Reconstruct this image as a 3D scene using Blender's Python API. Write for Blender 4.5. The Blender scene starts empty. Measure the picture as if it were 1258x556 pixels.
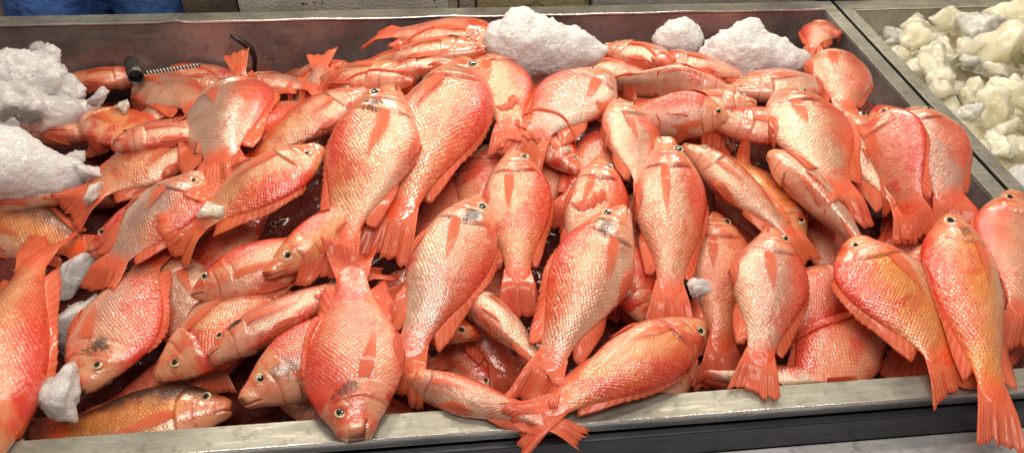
import bpy, bmesh, math, random
import numpy as np
from mathutils import Vector, Matrix, noise
from mathutils.bvhtree import BVHTree

random.seed(7)
rng = np.random.default_rng(11)
C = bpy.data.collections.new('scene_objects')
S = bpy.context.scene
S.collection.children.link(C)

# ------------------------------------------------------------------ camera
FPX, CX, CY = 987.0, 629.0, 278.0
CAMP = np.array([0.0, 0.0, 0.85])
RX = np.array([0.99296715, 0.04796454, -0.10823883])
RY = np.array([-0.11318465, 0.652585, -0.74921429])
RY = RY - RX * (RX @ RY); RY /= np.linalg.norm(RY)
RZ = np.cross(RX, RY)
R = np.array([RX, RY, RZ])            # camera -> world

def ray(px, py):
    return R @ np.array([(px - CX) / FPX, -(py - CY) / FPX, -1.0])
def hit(px, py, z):
    w = ray(px, py); return CAMP + w * ((z - CAMP[2]) / w[2])
def project(p):
    v = R.T @ (np.asarray(p) - CAMP)
    return np.array([CX + FPX * v[0] / -v[2], CY - FPX * v[1] / -v[2]])

def sm(a, b, x):
    t = np.clip((x - a) / (b - a), 0, 1); return t * t * (3 - 2 * t)

def H(x, y):                           # top of the heap, rim plane = 0
    t = (y - 0.62) / 1.09
    left = 1 - sm(-0.50, -0.12, x)
    crest = np.interp(t, [-.1, 0, .12, .35, .6, .85, 1.0, 1.2], [.02, .03, .055, .10, .105, .05, .0, -.03])
    low = np.interp(t, [-.1, 0, .12, .35, .6, .85, 1.0, 1.2], [.015, .015, .02, .035, .02, -.05, -.09, -.10])
    right = sm(0.75, 1.0, x)
    h = crest * (1 - left) + low * left
    return h - right * 0.012 * np.interp(t, [0, .3, 1], [0, 1, 1.2])

def hitY(px, py, y):
    w = ray(px, py); return CAMP + w * ((y - CAMP[1]) / w[1])

def hitH(px, py, off):
    z = 0.05
    for _ in range(14):
        p = hit(px, py, z); z = 0.5 * z + 0.5 * (float(H(p[0], p[1])) + off)
    p = hit(px, py, z)
    return hitY(px, py, 1.685) if p[1] > 1.685 else p

# ------------------------------------------------------------------ node helpers
class NT:
    def __init__(s, name):
        s.m = bpy.data.materials.new(name); s.m.use_nodes = True
        s.t = s.m.node_tree; s.t.nodes.clear()
        s.out = s.t.nodes.new('ShaderNodeOutputMaterial')
    def n(s, typ, **k):
        nd = s.t.nodes.new('ShaderNode' + typ)
        for a, b in k.items(): setattr(nd, a, b)
        return nd
    def l(s, a, b): s.t.links.new(a, b)
    def setin(s, sock, v):
        if isinstance(v, bpy.types.NodeSocket): s.l(v, sock)
        elif isinstance(v, tuple) and len(v) == 3 and sock.type == 'RGBA': sock.default_value = (*v, 1)
        else: sock.default_value = v
    def math(s, op, a, b=None, c=None, clamp=False):
        nd = s.n('Math', operation=op, use_clamp=clamp)
        for i, v in enumerate((a, b, c)):
            if v is not None: s.setin(nd.inputs[i], v)
        return nd.outputs[0]
    def mr(s, v, a, b, c=0.0, d=1.0, smooth=True):
        nd = s.n('MapRange', interpolation_type='SMOOTHSTEP' if smooth else 'LINEAR')
        for i, x in enumerate((v, a, b, c, d)): s.setin(nd.inputs[i], x)
        return nd.outputs[0]
    def mix(s, f, a, b, mode='MIX'):
        nd = s.n('Mix', data_type='RGBA', blend_type=mode)
        s.setin(nd.inputs[0], f); s.setin(nd.inputs[6], a); s.setin(nd.inputs[7], b)
        return nd.outputs[2]
    def noise(s, vec, scale, detail=3, rough=.55, dims='3D'):
        nd = s.n('TexNoise', noise_dimensions=dims)
        if vec is not None: s.l(vec, nd.inputs['Vector'])
        nd.inputs['Scale'].default_value = scale; nd.inputs['Detail'].default_value = detail
        nd.inputs['Roughness'].default_value = rough
        return nd.outputs[0]
    def prop(s, name):
        nd = s.n('Attribute', attribute_type='OBJECT', attribute_name=name); return nd.outputs['Fac']
    def obj(s): return s.n('TexCoord').outputs['Object']
    def bump(s, h, strength, dist, normal=None):
        nd = s.n('Bump'); s.setin(nd.inputs['Strength'], strength); nd.inputs['Distance'].default_value = dist
        s.l(h, nd.inputs['Height'])
        if normal is not None: s.l(normal, nd.inputs['Normal'])
        return nd.outputs[0]
    def bsdf(s, **k):
        b = s.n('BsdfPrincipled')
        for a, v in k.items(): s.setin(b.inputs[a.replace('_', ' ')], v)
        s.l(b.outputs[0], s.out.inputs[0]); return b

MAT = {}

def fish_body_mat():
    t = NT('fish_skin')
    at = t.n('Attribute', attribute_type='GEOMETRY', attribute_name='body')
    sp = t.n('SeparateColor'); t.l(at.outputs['Color'], sp.inputs[0])
    s_, z_, cav = sp.outputs[0], sp.outputs[1], sp.outputs[2]       # 0..1 along, height, cavity
    tone, gold, blot, pale, seed, dull = [t.prop(x) for x in ('tone', 'gold', 'blot', 'pale', 'seed', 'dull')]
    cx = t.n('CombineXYZ'); t.l(s_, cx.inputs[0]); t.l(z_, cx.inputs[1]); t.l(seed, cx.inputs[2])
    P = cx.outputs[0]
    nA = t.noise(P, 5.5, 4); nB = t.noise(P, 14, 4, .6); nC = t.noise(P, 60, 3, .6); nD = t.noise(P, 2.6, 2)
    # scale lattice
    def cell(off):
        u = t.math('ADD', t.math('ADD', t.math('MULTIPLY', s_, 40.0), off), t.math('MULTIPLY', nA, 2.6))
        wob = t.math('MULTIPLY', t.math('SUBTRACT', nB, .5), 1.1)
        v = t.math('ADD', t.math('ADD', t.math('MULTIPLY', z_, 50.0), off), wob)
        fu = t.math('SUBTRACT', t.math('FRACT', u), .5); fv = t.math('SUBTRACT', t.math('FRACT', v), .5)
        d = t.math('SQRT', t.math('ADD', t.math('MULTIPLY', fu, fu), t.math('MULTIPLY', fv, fv)))
        c = t.n('CombineXYZ'); t.l(t.math('FLOOR', u), c.inputs[0]); t.l(t.math('FLOOR', v), c.inputs[1]); t.l(t.math('ADD', seed, off), c.inputs[2])
        return d, fu, c.outputs[0]
    d1, u1, c1 = cell(0.0); d2, u2, c2 = cell(0.5)
    sel = t.math('LESS_THAN', d1, d2)
    dm = t.math('MINIMUM', d1, d2)
    mu = t.math('ADD', t.math('MULTIPLY', sel, u1), t.math('MULTIPLY', t.math('SUBTRACT', 1.0, sel), u2))
    mv = t.n('Mix', data_type='VECTOR'); t.l(sel, mv.inputs[0]); t.l(c2, mv.inputs[4]); t.l(c1, mv.inputs[5])
    wn = t.n('TexWhiteNoise', noise_dimensions='3D'); t.l(mv.outputs[1], wn.inputs[0])
    onbody = t.math('MULTIPLY', t.mr(s_, .25, .31), t.mr(s_, .97, .84))
    edge = t.math('MULTIPLY', t.mr(dm, .24, .46), onbody)
    # pigment
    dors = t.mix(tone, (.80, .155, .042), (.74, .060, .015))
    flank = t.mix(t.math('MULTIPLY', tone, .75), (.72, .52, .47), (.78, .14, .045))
    flank = t.mix(t.math('MULTIPLY', gold, .8), flank, (.84, .36, .06))
    dors = t.mix(t.math('MULTIPLY', gold, .6), dors, (.82, .22, .03))
    dors = t.mix(t.math('MULTIPLY', pale, .5), dors, (.66, .25, .20))
    flank = t.mix(pale, flank, (.56, .39, .40))
    bel = t.mix(t.math('MULTIPLY', tone, .75), (.86, .67, .60), (.82, .32, .18))
    zz = t.math('ADD', z_, t.math('MULTIPLY', t.math('SUBTRACT', nA, .5), .22))
    col = t.mix(t.mr(zz, .02, .14), flank, dors)
    col = t.mix(t.mr(zz, -.04, -.14), col, bel)
    hd = t.mr(t.math('ADD', s_, t.math('MULTIPLY', t.math('SUBTRACT', nB, .5), .1)), .30, .22)
    hcol = t.mix(tone, (.78, .30, .18), (.76, .11, .04))
    hcol = t.mix(t.mr(nB, .42, .60), (.78, .44, .30), hcol)
    hcol = t.mix(t.mr(z_, .0, -.12), hcol, (.82, .44, .36))
    col = t.mix(t.math('MULTIPLY', hd, .85), col, hcol)
    # blood red blotches
    col = t.mix(t.math('MULTIPLY', t.mr(nA, .52, .64), t.mr(tone, 0.15, .8, .10, .85)), col, (.70, .05, .02))
    col = t.mix(t.math('MULTIPLY', t.mr(nD, .52, .66), .45), col, (.88, .48, .34))
    col = t.mix(t.math('MULTIPLY', t.mr(nB, .58, .72), .5), col, (.78, .15, .09))
    col = t.mix(t.math('MULTIPLY', t.mr(t.math('ADD', s_, t.math('MULTIPLY', t.math('SUBTRACT', nB, .5), .12)), .84, 1.0), .85), col, (.84, .17, .07))
    edgez = t.mr(t.math('ABSOLUTE', zz), .12, .21)
    col = t.mix(t.math('MULTIPLY', edgez, .85), col, (.76, .05, .02))
    # scales: edges deeper, each scale a slightly different tint
    col = t.mix(t.math('MULTIPLY', edge, t.mr(nA, .35, .65, .10, .42)), col, t.mix(gold, (.58, .16, .085), (.72, .16, .025)))
    tint = t.math('MULTIPLY', t.math('MULTIPLY', wn.outputs[0], onbody), t.mr(dm, .42, .1))
    col = t.mix(t.math('MULTIPLY', tint, .30), col, (.95, .78, .66))
    # gill edge
    zc = t.math('ADD', z_, .01)
    sg = t.math('SUBTRACT', .285, t.math('MULTIPLY', t.math('MULTIPLY', zc, zc), 1.9))
    gl = t.math('ABSOLUTE', t.math('SUBTRACT', s_, t.math('ADD', sg, .006)))
    gl = t.math('MULTIPLY', t.mr(gl, .011, .003), t.mr(t.math('ABSOLUTE', zc), .15, .10))
    col = t.mix(t.math('MULTIPLY', gl, t.mr(nA, .4, .6, .15, .6)), col, (.40, .05, .035))
    # black bruise above the gill
    ds = t.math('MULTIPLY', t.math('SUBTRACT', s_, .235), 1.0)
    dz = t.math('SUBTRACT', z_, .035)
    dd = t.math('SQRT', t.math('ADD', t.math('MULTIPLY', ds, ds), t.math('MULTIPLY', dz, dz)))
    dd = t.math('ADD', dd, t.math('MULTIPLY', t.math('SUBTRACT', nB, .5), .16)); dd = t.math('ADD', dd, t.math('MULTIPLY', t.math('SUBTRACT', nC, .5), .12))
    bl = t.math('MULTIPLY', t.mr(dd, .062, .022), blot)
    col = t.mix(bl, col, (.06, .045, .04))
    col = t.mix(t.math('MULTIPLY', t.math('MULTIPLY', t.mr(nC, .67, .76), t.mr(nD, .5, .6)), .7), col, (.10, .06, .05))
    col = t.mix(t.math('MULTIPLY', dull, t.mr(zz, .0, .13)), col, (.10, .065, .05))
    mz = t.math('ABSOLUTE', t.math('ADD', t.math('ADD', z_, .002), t.math('MULTIPLY', s_, .42)))
    col = t.mix(t.math('MULTIPLY', t.math('MULTIPLY', t.mr(mz, .008, .003), t.mr(s_, .095, .075)), .8), col, (.25, .03, .02))
    po = t.math('ABSOLUTE', t.math('SUBTRACT', s_, t.math('SUBTRACT', .187, t.math('MULTIPLY', t.math('MULTIPLY', zc, zc), 1.6))))
    col = t.mix(t.math('MULTIPLY', t.math('MULTIPLY', t.mr(po, .012, .002), t.mr(z_, .06, .03)), .45), col, (.55, .10, .06))
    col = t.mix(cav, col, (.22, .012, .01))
    gm = t.n('Gamma'); t.l(col, gm.inputs[0]); gm.inputs[1].default_value = 1.38; col = t.mix(1.0, gm.outputs[0], (.97, .955, .80), 'MULTIPLY')
    # relief
    h = t.math('MULTIPLY', t.math('SUBTRACT', t.math('SUBTRACT', t.math('MULTIPLY', t.math('SUBTRACT', .5, mu), .5), t.mr(dm, .2, .5)), 0.0), onbody)
    h = t.math('ADD', h, t.math('MULTIPLY', t.math('MULTIPLY', wn.outputs[0], onbody), .35))
    h = t.math('ADD', h, t.math('MULTIPLY', t.math('MULTIPLY', t.math('SUBTRACT', wn.outputs[0], .5), mu), t.math('MULTIPLY', onbody, 1.3)))
    b1 = t.bump(h, t.mr(nD, .35, .6, .12, .36), .0018)
    b1 = t.bump(nC, .35, .002, b1)
    b1 = t.bump(nB, .30, .012, b1)
    nW = t.noise(t.obj(), 330, 2, .6)
    vo = t.n('TexVoronoi'); t.l(t.obj(), vo.inputs['Vector']); vo.inputs['Scale'].default_value = 210
    dr = t.math('MULTIPLY', t.mr(vo.outputs['Distance'], .34, .05), t.mr(t.noise(t.obj(), 38, 2), .50, .60))
    b2 = t.bump(dr, .8, .0012, b1)
    b2 = t.bump(nW, t.mr(nD, .40, .60, .3, .9), .00055, t.bump(h, .5, .0007, t.bump(dr, .9, .0011, t.bump(nB, .25, .006))))
    met = t.math('MULTIPLY', t.math('MULTIPLY', onbody, t.mr(tone, 1.0, 0.0, .0, .35)), t.mr(z_, .16, .05))
    b = t.bsdf(Base_Color=col, Metallic=met, Roughness=.34, Specular_IOR_Level=.5, Coat_Weight=1.0, Coat_Roughness=.07, Coat_IOR=1.7,
               Subsurface_Weight=.12, Subsurface_Scale=.012, Normal=b1, Coat_Normal=b2)
    b.inputs['Subsurface Radius'].default_value = (1, .5, .3)
    return t.m

def fin_mat():
    t = NT('fin_membrane')
    at = t.n('Attribute', attribute_type='GEOMETRY', attribute_name='fin')
    sp = t.n('SeparateColor'); t.l(at.outputs['Color'], sp.inputs[0])
    r_, l_ = sp.outputs[0], sp.outputs[1]       # across rays, along ray 0..1
    tone, seed, org = t.prop('tone'), t.prop('seed'), t.prop('orange')
    cx = t.n('CombineXYZ'); t.l(t.math('MULTIPLY', r_, 6.0), cx.inputs[0]); t.l(l_, cx.inputs[1]); t.l(seed, cx.inputs[2])
    n1 = t.noise(cx.outputs[0], 2.2, 4); n2 = t.noise(cx.outputs[0], 9, 3)
    base = t.mix(tone, (.84, .15, .05), (.78, .045, .02))
    base = t.mix(org, base, (.88, .17, .035))
    base = t.mix(t.mr(n1, .5, .7), base, (.88, .04, .02))
    base = t.mix(t.math('MULTIPLY', t.mr(n2, .52, .7), .5), base, (.90, .40, .25))
    w = t.math('SINE', t.math('MULTIPLY', r_, 6.2832 * 17))
    w2 = t.math('ADD', t.math('MULTIPLY', w, .5), .5)
    base = t.mix(t.math('MULTIPLY', w2, .42), base, (.88, .32, .18))
    base = t.mix(t.mr(l_, .45, 0.0, 0.0, .7), base, (.84, .14, .055))
    b1 = t.bump(w2, .3, .002); b1 = t.bump(n2, .3, .004, b1)
    b1 = t.bump(t.noise(t.obj(), 220, 3, .6), .5, .0012, b1)
    b = t.bsdf(Base_Color=base, Roughness=.4, Coat_Weight=.5, Coat_Roughness=.10, Normal=b1)
    tr = t.n('BsdfTranslucent'); t.l(base, tr.inputs[0])
    mx = t.n('MixShader'); mx.inputs[0].default_value = .25
    t.l(b.outputs[0], mx.inputs[1]); t.l(tr.outputs[0], mx.inputs[2])
    tp = t.n('BsdfTransparent'); m2 = t.n('MixShader'); t.l(t.mr(l_, .1, 1.0, .0, .30, False), m2.inputs[0])
    t.l(mx.outputs[0], m2.inputs[1]); t.l(tp.outputs[0], m2.inputs[2]); t.l(m2.outputs[0], t.out.inputs[0])
    return t.m

def pec_mat():
    m = MAT['fin'].copy(); m.name = 'side_fin_membrane'; nt = m.node_tree
    for nd in nt.nodes:
        if nd.type == 'MAP_RANGE' and abs(nd.inputs[4].default_value - .30) < 1e-4:
            nd.inputs[3].default_value = .12; nd.inputs[4].default_value = .55
        if nd.type == 'BSDF_PRINCIPLED': nd.inputs['Coat Weight'].default_value = .3
    return m
def simple(name, col, rough=.5, metal=0.0, **k):
    t = NT(name); b = t.bsdf(Base_Color=col, Roughness=rough, Metallic=metal, **k); return t.m

def steel_mat(name, col, rough, spots=.5, metal=.85):
    t = NT(name); o = t.obj()
    mp = t.n('Mapping'); t.l(o, mp.inputs[0]); mp.inputs['Scale'].default_value = (1, 6, 6)
    n1 = t.noise(o, 9, 5, .6); n2 = t.noise(mp.outputs[0], 16, 4, .6); n3 = t.noise(o, 70, 4, .65)
    c = t.mix(t.mr(n1, .35, .7), col, tuple(x * .62 for x in col))
    c = t.mix(t.math('MULTIPLY', t.mr(n3, .54, .64), spots), c, tuple(x * .45 for x in col))
    r = t.mr(n2, .3, .7, rough * .75, rough * 1.3)
    nb = t.bump(n2, .15, .004); nb = t.bump(n3, .15, .002, nb)
    t.bsdf(Base_Color=c, Roughness=r, Metallic=metal, Normal=nb)
    return t.m

def ice_mat(name, col, trans, rough=.35, sss=.6, grain=90, gs=.7):
    t = NT(name); o = t.obj()
    n1 = t.noise(o, grain, 5, .65); n2 = t.noise(o, grain * .25, 4, .6); n3 = t.noise(o, 14, 3)
    c = t.mix(t.mr(n3, .35, .7), col, tuple(x * .9 for x in col))
    n4 = t.noise(o, grain * .16, 3, .7); pt = t.mr(n4, .47, .60)
    rough = t.math('ADD', .06, t.math('MULTIPLY', t.math('SUBTRACT', 1.0, pt), rough))
    nb = t.bump(n2, .7, .014); nb = t.bump(n1, gs, .007, nb)
    b = t.bsdf(Base_Color=c, Roughness=rough, IOR=1.31, Subsurface_Weight=sss, Subsurface_Scale=.05,
               Transmission_Weight=t.math('MULTIPLY', t.math('ADD', t.math('MULTIPLY', pt, .5), .5) if trans > .3 else pt, trans), Coat_Weight=.4, Coat_Roughness=.12, Normal=nb)
    b.inputs['Subsurface Radius'].default_value = (1, 1, 1)
    return t.m

MAT['skin'] = fish_body_mat()
MAT['fin'] = fin_mat()
MAT['pec'] = pec_mat()
MAT['iris'] = simple('eye_ring', (.60, .46, .24), .2, 0, Coat_Weight=1.0)
MAT['pupil'] = simple('eye_pupil', (.006, .005, .005), .05, 0, Coat_Weight=1.0)
MAT['steel'] = steel_mat('brushed_steel_rim', (.40, .39, .33), .42, metal=.55)
MAT['wallsteel'] = steel_mat('wet_steel_wall', (.38, .37, .365), .38, metal=.6)
MAT['lip'] = steel_mat('polished_lip', (.85, .83, .80), .22, .1)
MAT['dark'] = steel_mat('dark_painted_steel', (.030, .034, .046), .35, .3, metal=.2)
MAT['ledge'] = steel_mat('worn_pale_steel', (.72, .72, .72), .5, .6, metal=.3)
MAT['snow'] = ice_mat('packed_white_ice', (.995, .995, .995), .04, .3, .55, 190, 1.0)
MAT['clear'] = ice_mat('wet_clear_ice', (.98, .97, .96), .9, .05, .5, 40, .2)
MAT['amber'] = ice_mat('yellowish_ice', (.985, .91, .66), .40, .06, .9, 40, .4)
MAT['amberbed'] = ice_mat('yellowish_ice_bed', (.94, .89, .72), .0, .15, .8, 60, .8)
MAT['slush'] = ice_mat('gap_shade_slush_ice', (.16, .025, .016), .05, .2, .2, 120, 1.0)  # bloody meltwater red, with the shade of the gaps put into the colour
MAT['greyice'] = ice_mat('grey_slush_ice', (.97, .95, .93), .35, .10, .7, 110, 1.0)

# ------------------------------------------------------------------ object helpers
def mesh_obj(name, verts, faces, mat, parent=None, smooth=True, attr=None):
    me = bpy.data.meshes.new(name)
    me.from_pydata([tuple(v) for v in verts], [], faces)
    if smooth: me.polygons.foreach_set('use_smooth', [True] * len(me.polygons))
    if attr is not None:
        a = me.attributes.new(attr[0], 'FLOAT_COLOR', 'POINT')
        a.data.foreach_set('color', np.asarray(attr[1], dtype=np.float32).ravel())
    me.materials.append(mat); me.update()
    o = bpy.data.objects.new(name, me); C.objects.link(o)
    if parent is not None: o.parent = parent
    return o
def tag(o, label=None, cat=None, group=None, kind=None):
    if label: o['label'] = label
    if cat: o['category'] = cat
    if group: o['group'] = group
    if kind: o['kind'] = kind
    return o
def empty(name, loc=(0, 0, 0)):
    o = bpy.data.objects.new(name, None); o.empty_display_size = .05
    o.location = Vector(loc); C.objects.link(o); return o
def box_vf(x0, x1, y0, y1, z0, z1, bev=.003, base=None):
    bm = bmesh.new(); bmesh.ops.create_cube(bm, size=1)
    for v in bm.verts:
        v.co = Vector(((x0 + x1) / 2 + v.co.x * (x1 - x0), (y0 + y1) / 2 + v.co.y * (y1 - y0), (z0 + z1) / 2 + v.co.z * (z1 - z0)))
    if bev: bmesh.ops.bevel(bm, geom=bm.edges[:], offset=bev, segments=2, affect='EDGES', profile=.6)
    bm.verts.index_update()
    V = [tuple(v.co) for v in bm.verts]; F = [tuple(v.index for v in f.verts) for f in bm.faces]; bm.free()
    return V, F
def box(name, b, mat, parent=None, bev=.003):
    V, F = box_vf(*b, bev)
    if parent is not None: V = [tuple(Vector(v) - parent.location) for v in V]
    return mesh_obj(name, V, F, mat, parent, smooth=False)

# ------------------------------------------------------------------ fish geometry (unit standard length, snout at 0, tail toward -x)
PS = [0, .012, .03, .06, .10, .15, .20, .27, .34, .42, .50, .58, .66, .74, .82, .89, .95, .985, 1.015, 1.035]
PT = [.010, .030, .050, .077, .108, .143, .172, .203, .220, .224, .215, .196, .168, .135, .102, .080, .072, .070, .050, .004]
PB = [.010, .026, .042, .062, .085, .110, .132, .158, .178, .190, .188, .174, .148, .115, .084, .070, .066, .064, .046, .004]
PW = [.010, .026, .040, .056, .072, .086, .096, .106, .110, .109, .102, .090, .075, .058, .041, .026, .014, .008, .003, .0005]
EYE = (.130, .060, .029)
_cache = {}
def body_unit(hi):
    if hi in _cache: return _cache[hi]
    if hi: ss = np.concatenate([np.linspace(0, 1, 46)[:-1] ** 1.15 * .34, np.linspace(.34, 1.035, 32)]); NV = 44
    else: ss = np.concatenate([np.linspace(0, .34, 18)[:-1], np.linspace(.34, 1.035, 15)]); NV = 24
    T, B, W = (np.interp(ss, PS, q) for q in (PT, PB, PW))
    for _ in range(2):
        for q in (T, B, W): q[1:-1] = .25 * q[:-2] + .5 * q[1:-1] + .25 * q[2:]
    ph = np.arange(NV) / NV * 2 * np.pi
    c, s = np.cos(ph), np.sin(ph)
    X = -np.repeat(ss[:, None], NV, 1)
    Z = np.where(c > 0, T[:, None] * c, B[:, None] * c)
    Y = W[:, None] * np.sign(s) * np.abs(s) ** 1.2
    S_ = -X
    # relief on the flanks
    zc = Z + .01
    sg = .285 - 1.9 * zc ** 2
    m = sm(.16, .11, np.abs(zc))
    d = S_ - sg
    disp = .012 * sm(.17, .06, -d) * (d < 0) * m
    disp -= .006 * np.exp(-((d - .012) / .011) ** 2) * m
    sp = .185 - 1.6 * (Z + .02) ** 2
    disp -= .006 * np.exp(-((S_ - sp) / .008) ** 2) * sm(.12, .08, np.abs(Z + .03))
    e = np.hypot(S_ - EYE[0], Z - EYE[1])
    disp += .006 * np.exp(-((e - .034) / .009) ** 2) - .004 * sm(.03, .015, e)
    ml = -.002 - .42 * S_
    dm = Z - ml
    mk = sm(.095, .07, S_)
    disp -= .008 * np.exp(-(dm / .0045) ** 2) * mk
    disp += .005 * np.exp(-((np.abs(dm) - .013) / .007) ** 2) * mk
    wy = np.abs(s) ** .6
    Y = Y + np.sign(s) * disp * wy
    # snout cap: a small recessed mouth opening
    NU = len(ss)
    V = np.stack([X, Y, Z], -1).reshape(-1, 3)
    A = np.stack([S_.ravel(), Z.ravel(), np.zeros(NU * NV), np.ones(NU * NV)], -1)
    F = []
    for i in range(NU - 1):
        for j in range(NV):
            k = (j + 1) % NV
            F.append((i * NV + j, i * NV + k, (i + 1) * NV + k, (i + 1) * NV + j))
    n0 = len(V)
    ring = V[:NV].copy() * np.array([1, .7, .7]); ring[:, 0] = -.022
    V = np.vstack([V, ring, [[-.03, 0, 0]], [[-1.036, 0, 0]]])
    A = np.vstack([A, np.tile([.02, 0, 1, 1], (NV, 1)), [[.03, 0, 1, 1]], [[1, 0, 0, 1]]])
    for j in range(NV):
        k = (j + 1) % NV
        F.append((n0 + j, n0 + k, k, j)); F.append((n0 + NV, n0 + k, n0 + j))
        F.append(((NU - 1) * NV + j, (NU - 1) * NV + k, n0 + NV + 1))
    _cache[hi] = (V, A, F, NV)
    return _cache[hi]

def grid_faces(a, b):
    return [(i * b + j, i * b + j + 1, (i + 1) * b + j + 1, (i + 1) * b + j) for i in range(a - 1) for j in range(b - 1)]

def fin_grid(kind, r, sgn=1):
    """returns (P[a,b,3], w[a,b]) a = along the base / across rays, b = from base to tip"""
    if kind == 'tail_fin':
        a, b = 29, 10
        q = np.linspace(-1, 1, a)[:, None]; t = np.linspace(0, 1, b)[None, :]
        L = .212 + .03 * np.abs(q) ** 1.5 + .012 * np.sin(q * 3 + r.uniform(0, 6)) + r.uniform(-.010, .006, (a, 1)) + np.repeat(r.uniform(-.030, .012, 10), 3)[:a, None]
        spread = r.uniform(.135, .19)
        ang = q * spread * 2.0
        x = -.935 - L * 1.14 * t * np.cos(ang * .55)
        z = q * .072 + np.sin(ang) * L * t * .85
        y = (.006 * np.sin(q * 9 + r.uniform(0, 6)) + .018 * np.sin(q * 2.5 + r.uniform(0, 6))) * np.clip(t - .5, 0, 1) ** 1.5 * 1.6
    elif kind == 'dorsal_fin':
        a, b = 61, 6
        q = np.linspace(0, 1, a)[:, None]; t = np.linspace(0, 1, b)[None, :]
        s = .28 + .60 * q
        top = np.interp(s, PS, PT) - .008
        hgt = np.interp(q, [0, .06, .3, .62, .80, .92, 1], [.02, .055, .070, .072, .10, .09, .01])
        fold = r.uniform(.28, .62); hgt = hgt * fold
        spiky = (np.arange(a) % 4 == 0)[:, None] * (q < .66) * .008
        x = -s - t * (hgt + spiky) * np.interp(q, [0, .6, .85, 1], [.5, .8, 2.0, 2.6])
        lay = r.uniform(.25, .6)
        z = top + t * (hgt + spiky) * .75
        y = .010 * np.sin(q * 11 + r.uniform(0, 6)) * t + lay * 0
    elif kind == 'anal_fin':
        a, b = 20, 6
        q = np.linspace(0, 1, a)[:, None]; t = np.linspace(0, 1, b)[None, :]
        s = .64 + .22 * q
        hgt = np.interp(q, [0, .15, .4, .75, 1], [.02, .07, .10, .12, .03]) * r.uniform(.5, .95)
        x = -s - t * hgt * np.interp(q, [0, 1], [.7, 1.6])
        z = -(np.interp(s, PS, PB) - .008) - t * hgt * .62
        y = .008 * np.sin(q * 9 + r.uniform(0, 6)) * t
    elif kind == 'pectoral_fin':
        a, b = 13, 11
        q = np.linspace(-1, 1, a)[:, None]; t = np.linspace(0, 1, b)[None, :]
        L = r.uniform(.24, .33); dn = r.uniform(-.35, .25)
        wd = .012 + .030 * np.sin(np.clip(t * 1.6 + .12, 0, 1) * math.pi * .5) * (1 - t) ** .8 - .004 * t
        dn = dn + .0
        x = -.285 - L * t * (1 - .12 * q ** 2)
        z = -.035 + q * wd + dn * L * t * .6
        y = sgn * (np.interp(-x, PS, PW) * np.sqrt(np.clip(1 - (z / .2) ** 2, .1, 1)) + .006 + .012 * np.sin(t * math.pi * .9))
    else:  # pelvic_fin
        a, b = 10, 9
        q = np.linspace(-1, 1, a)[:, None]; t = np.linspace(0, 1, b)[None, :]
        L = r.uniform(.19, .25)
        wd = (.007 + .015 * np.sin(np.clip(t * 1.1, 0, 1) * math.pi * .75)) * (1 - t ** 2) ** .8
        x = -.36 - L * t * (1 - .25 * (q + 1) / 2)
        z = -.168 - q * wd - .05 * L * t
        y = sgn * (.026 + .014 * t) + 0 * q
    P = np.stack(np.broadcast_arrays(x, y, z), -1).astype(float).copy()
    w = np.broadcast_to(t, P.shape[:2]).copy()
    qq = np.broadcast_to(np.linspace(0, 1, P.shape[0])[:, None], P.shape[:2])
    A = np.stack([qq.ravel(), w.ravel(), np.zeros(w.size), np.ones(w.size)], -1)
    return P, w, A

# ------------------------------------------------------------------ the pile so far (for settling and draping)
PILE = []
def add_pile(V, F):
    V = np.asarray(V); F = list(F)
    PILE.append((BVHTree.FromPolygons([tuple(v) for v in V], F), V[:, :2].min(0) - .002, V[:, :2].max(0) + .002))
def top_z(x, y, default=-.3):
    z = default; o = Vector((x, y, 1.0)); d = Vector((0, 0, -1))
    for b, lo, hi in PILE:
        if lo[0] <= x <= hi[0] and lo[1] <= y <= hi[1]:
            h = b.ray_cast(o, d)
            if h[0] is not None and h[0].z > z: z = h[0].z
    return z

CLOSE = {}
def H_normal(p):
    e = .08
    nx = (H(p[0] + e, p[1]) - H(p[0] - e, p[1])) / (2 * e)
    ny = (H(p[0], p[1] + e) - H(p[0], p[1] - e)) / (2 * e)
    n = np.array([-float(nx), -float(ny), 1.0]); return n / np.linalg.norm(n)

SIDE = {'L': (-1, 0), 'R': (1, 0), 'U': (0, -1), 'D': (0, 1)}
TOT = 1.19
NFISH = 0
def frame(ph, pt, side, roll, sc=None):
    ch = ph - pt; L = np.linalg.norm(ch); ex = ch / L
    n = H_normal((ph + pt) / 2)
    n = n - ex * (n @ ex); n /= np.linalg.norm(n)
    ez = np.cross(n, ex)
    mid = (ph + pt) / 2
    dpx = project(mid + ez * .03) - project(mid)
    sd = SIDE[side]
    if dpx[0] * sd[0] + dpx[1] * sd[1] < 0: ez = -ez
    a = math.radians(roll)                     # + turns the back up, - turns the belly up
    ez2 = ez * math.cos(a) + n * math.sin(a)
    n2 = n * math.cos(a) - ez * math.sin(a)
    ey = np.cross(ez2, ex)
    return ph, ex, ey, ez2, (1 if ey @ n2 > 0 else -1), L / TOT

def bend_pts(P, up, bend, kink):
    """lateral sag (ends drop when bend>0) and a small in-plane curve"""
    u = (-P[..., 0]) / TOT
    Q = P.copy()
    Q[..., 1] += up * bend * (4 * u * (1 - u)) - up * bend * .0
    Q[..., 2] += kink * (4 * u * (1 - u))
    return Q

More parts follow.
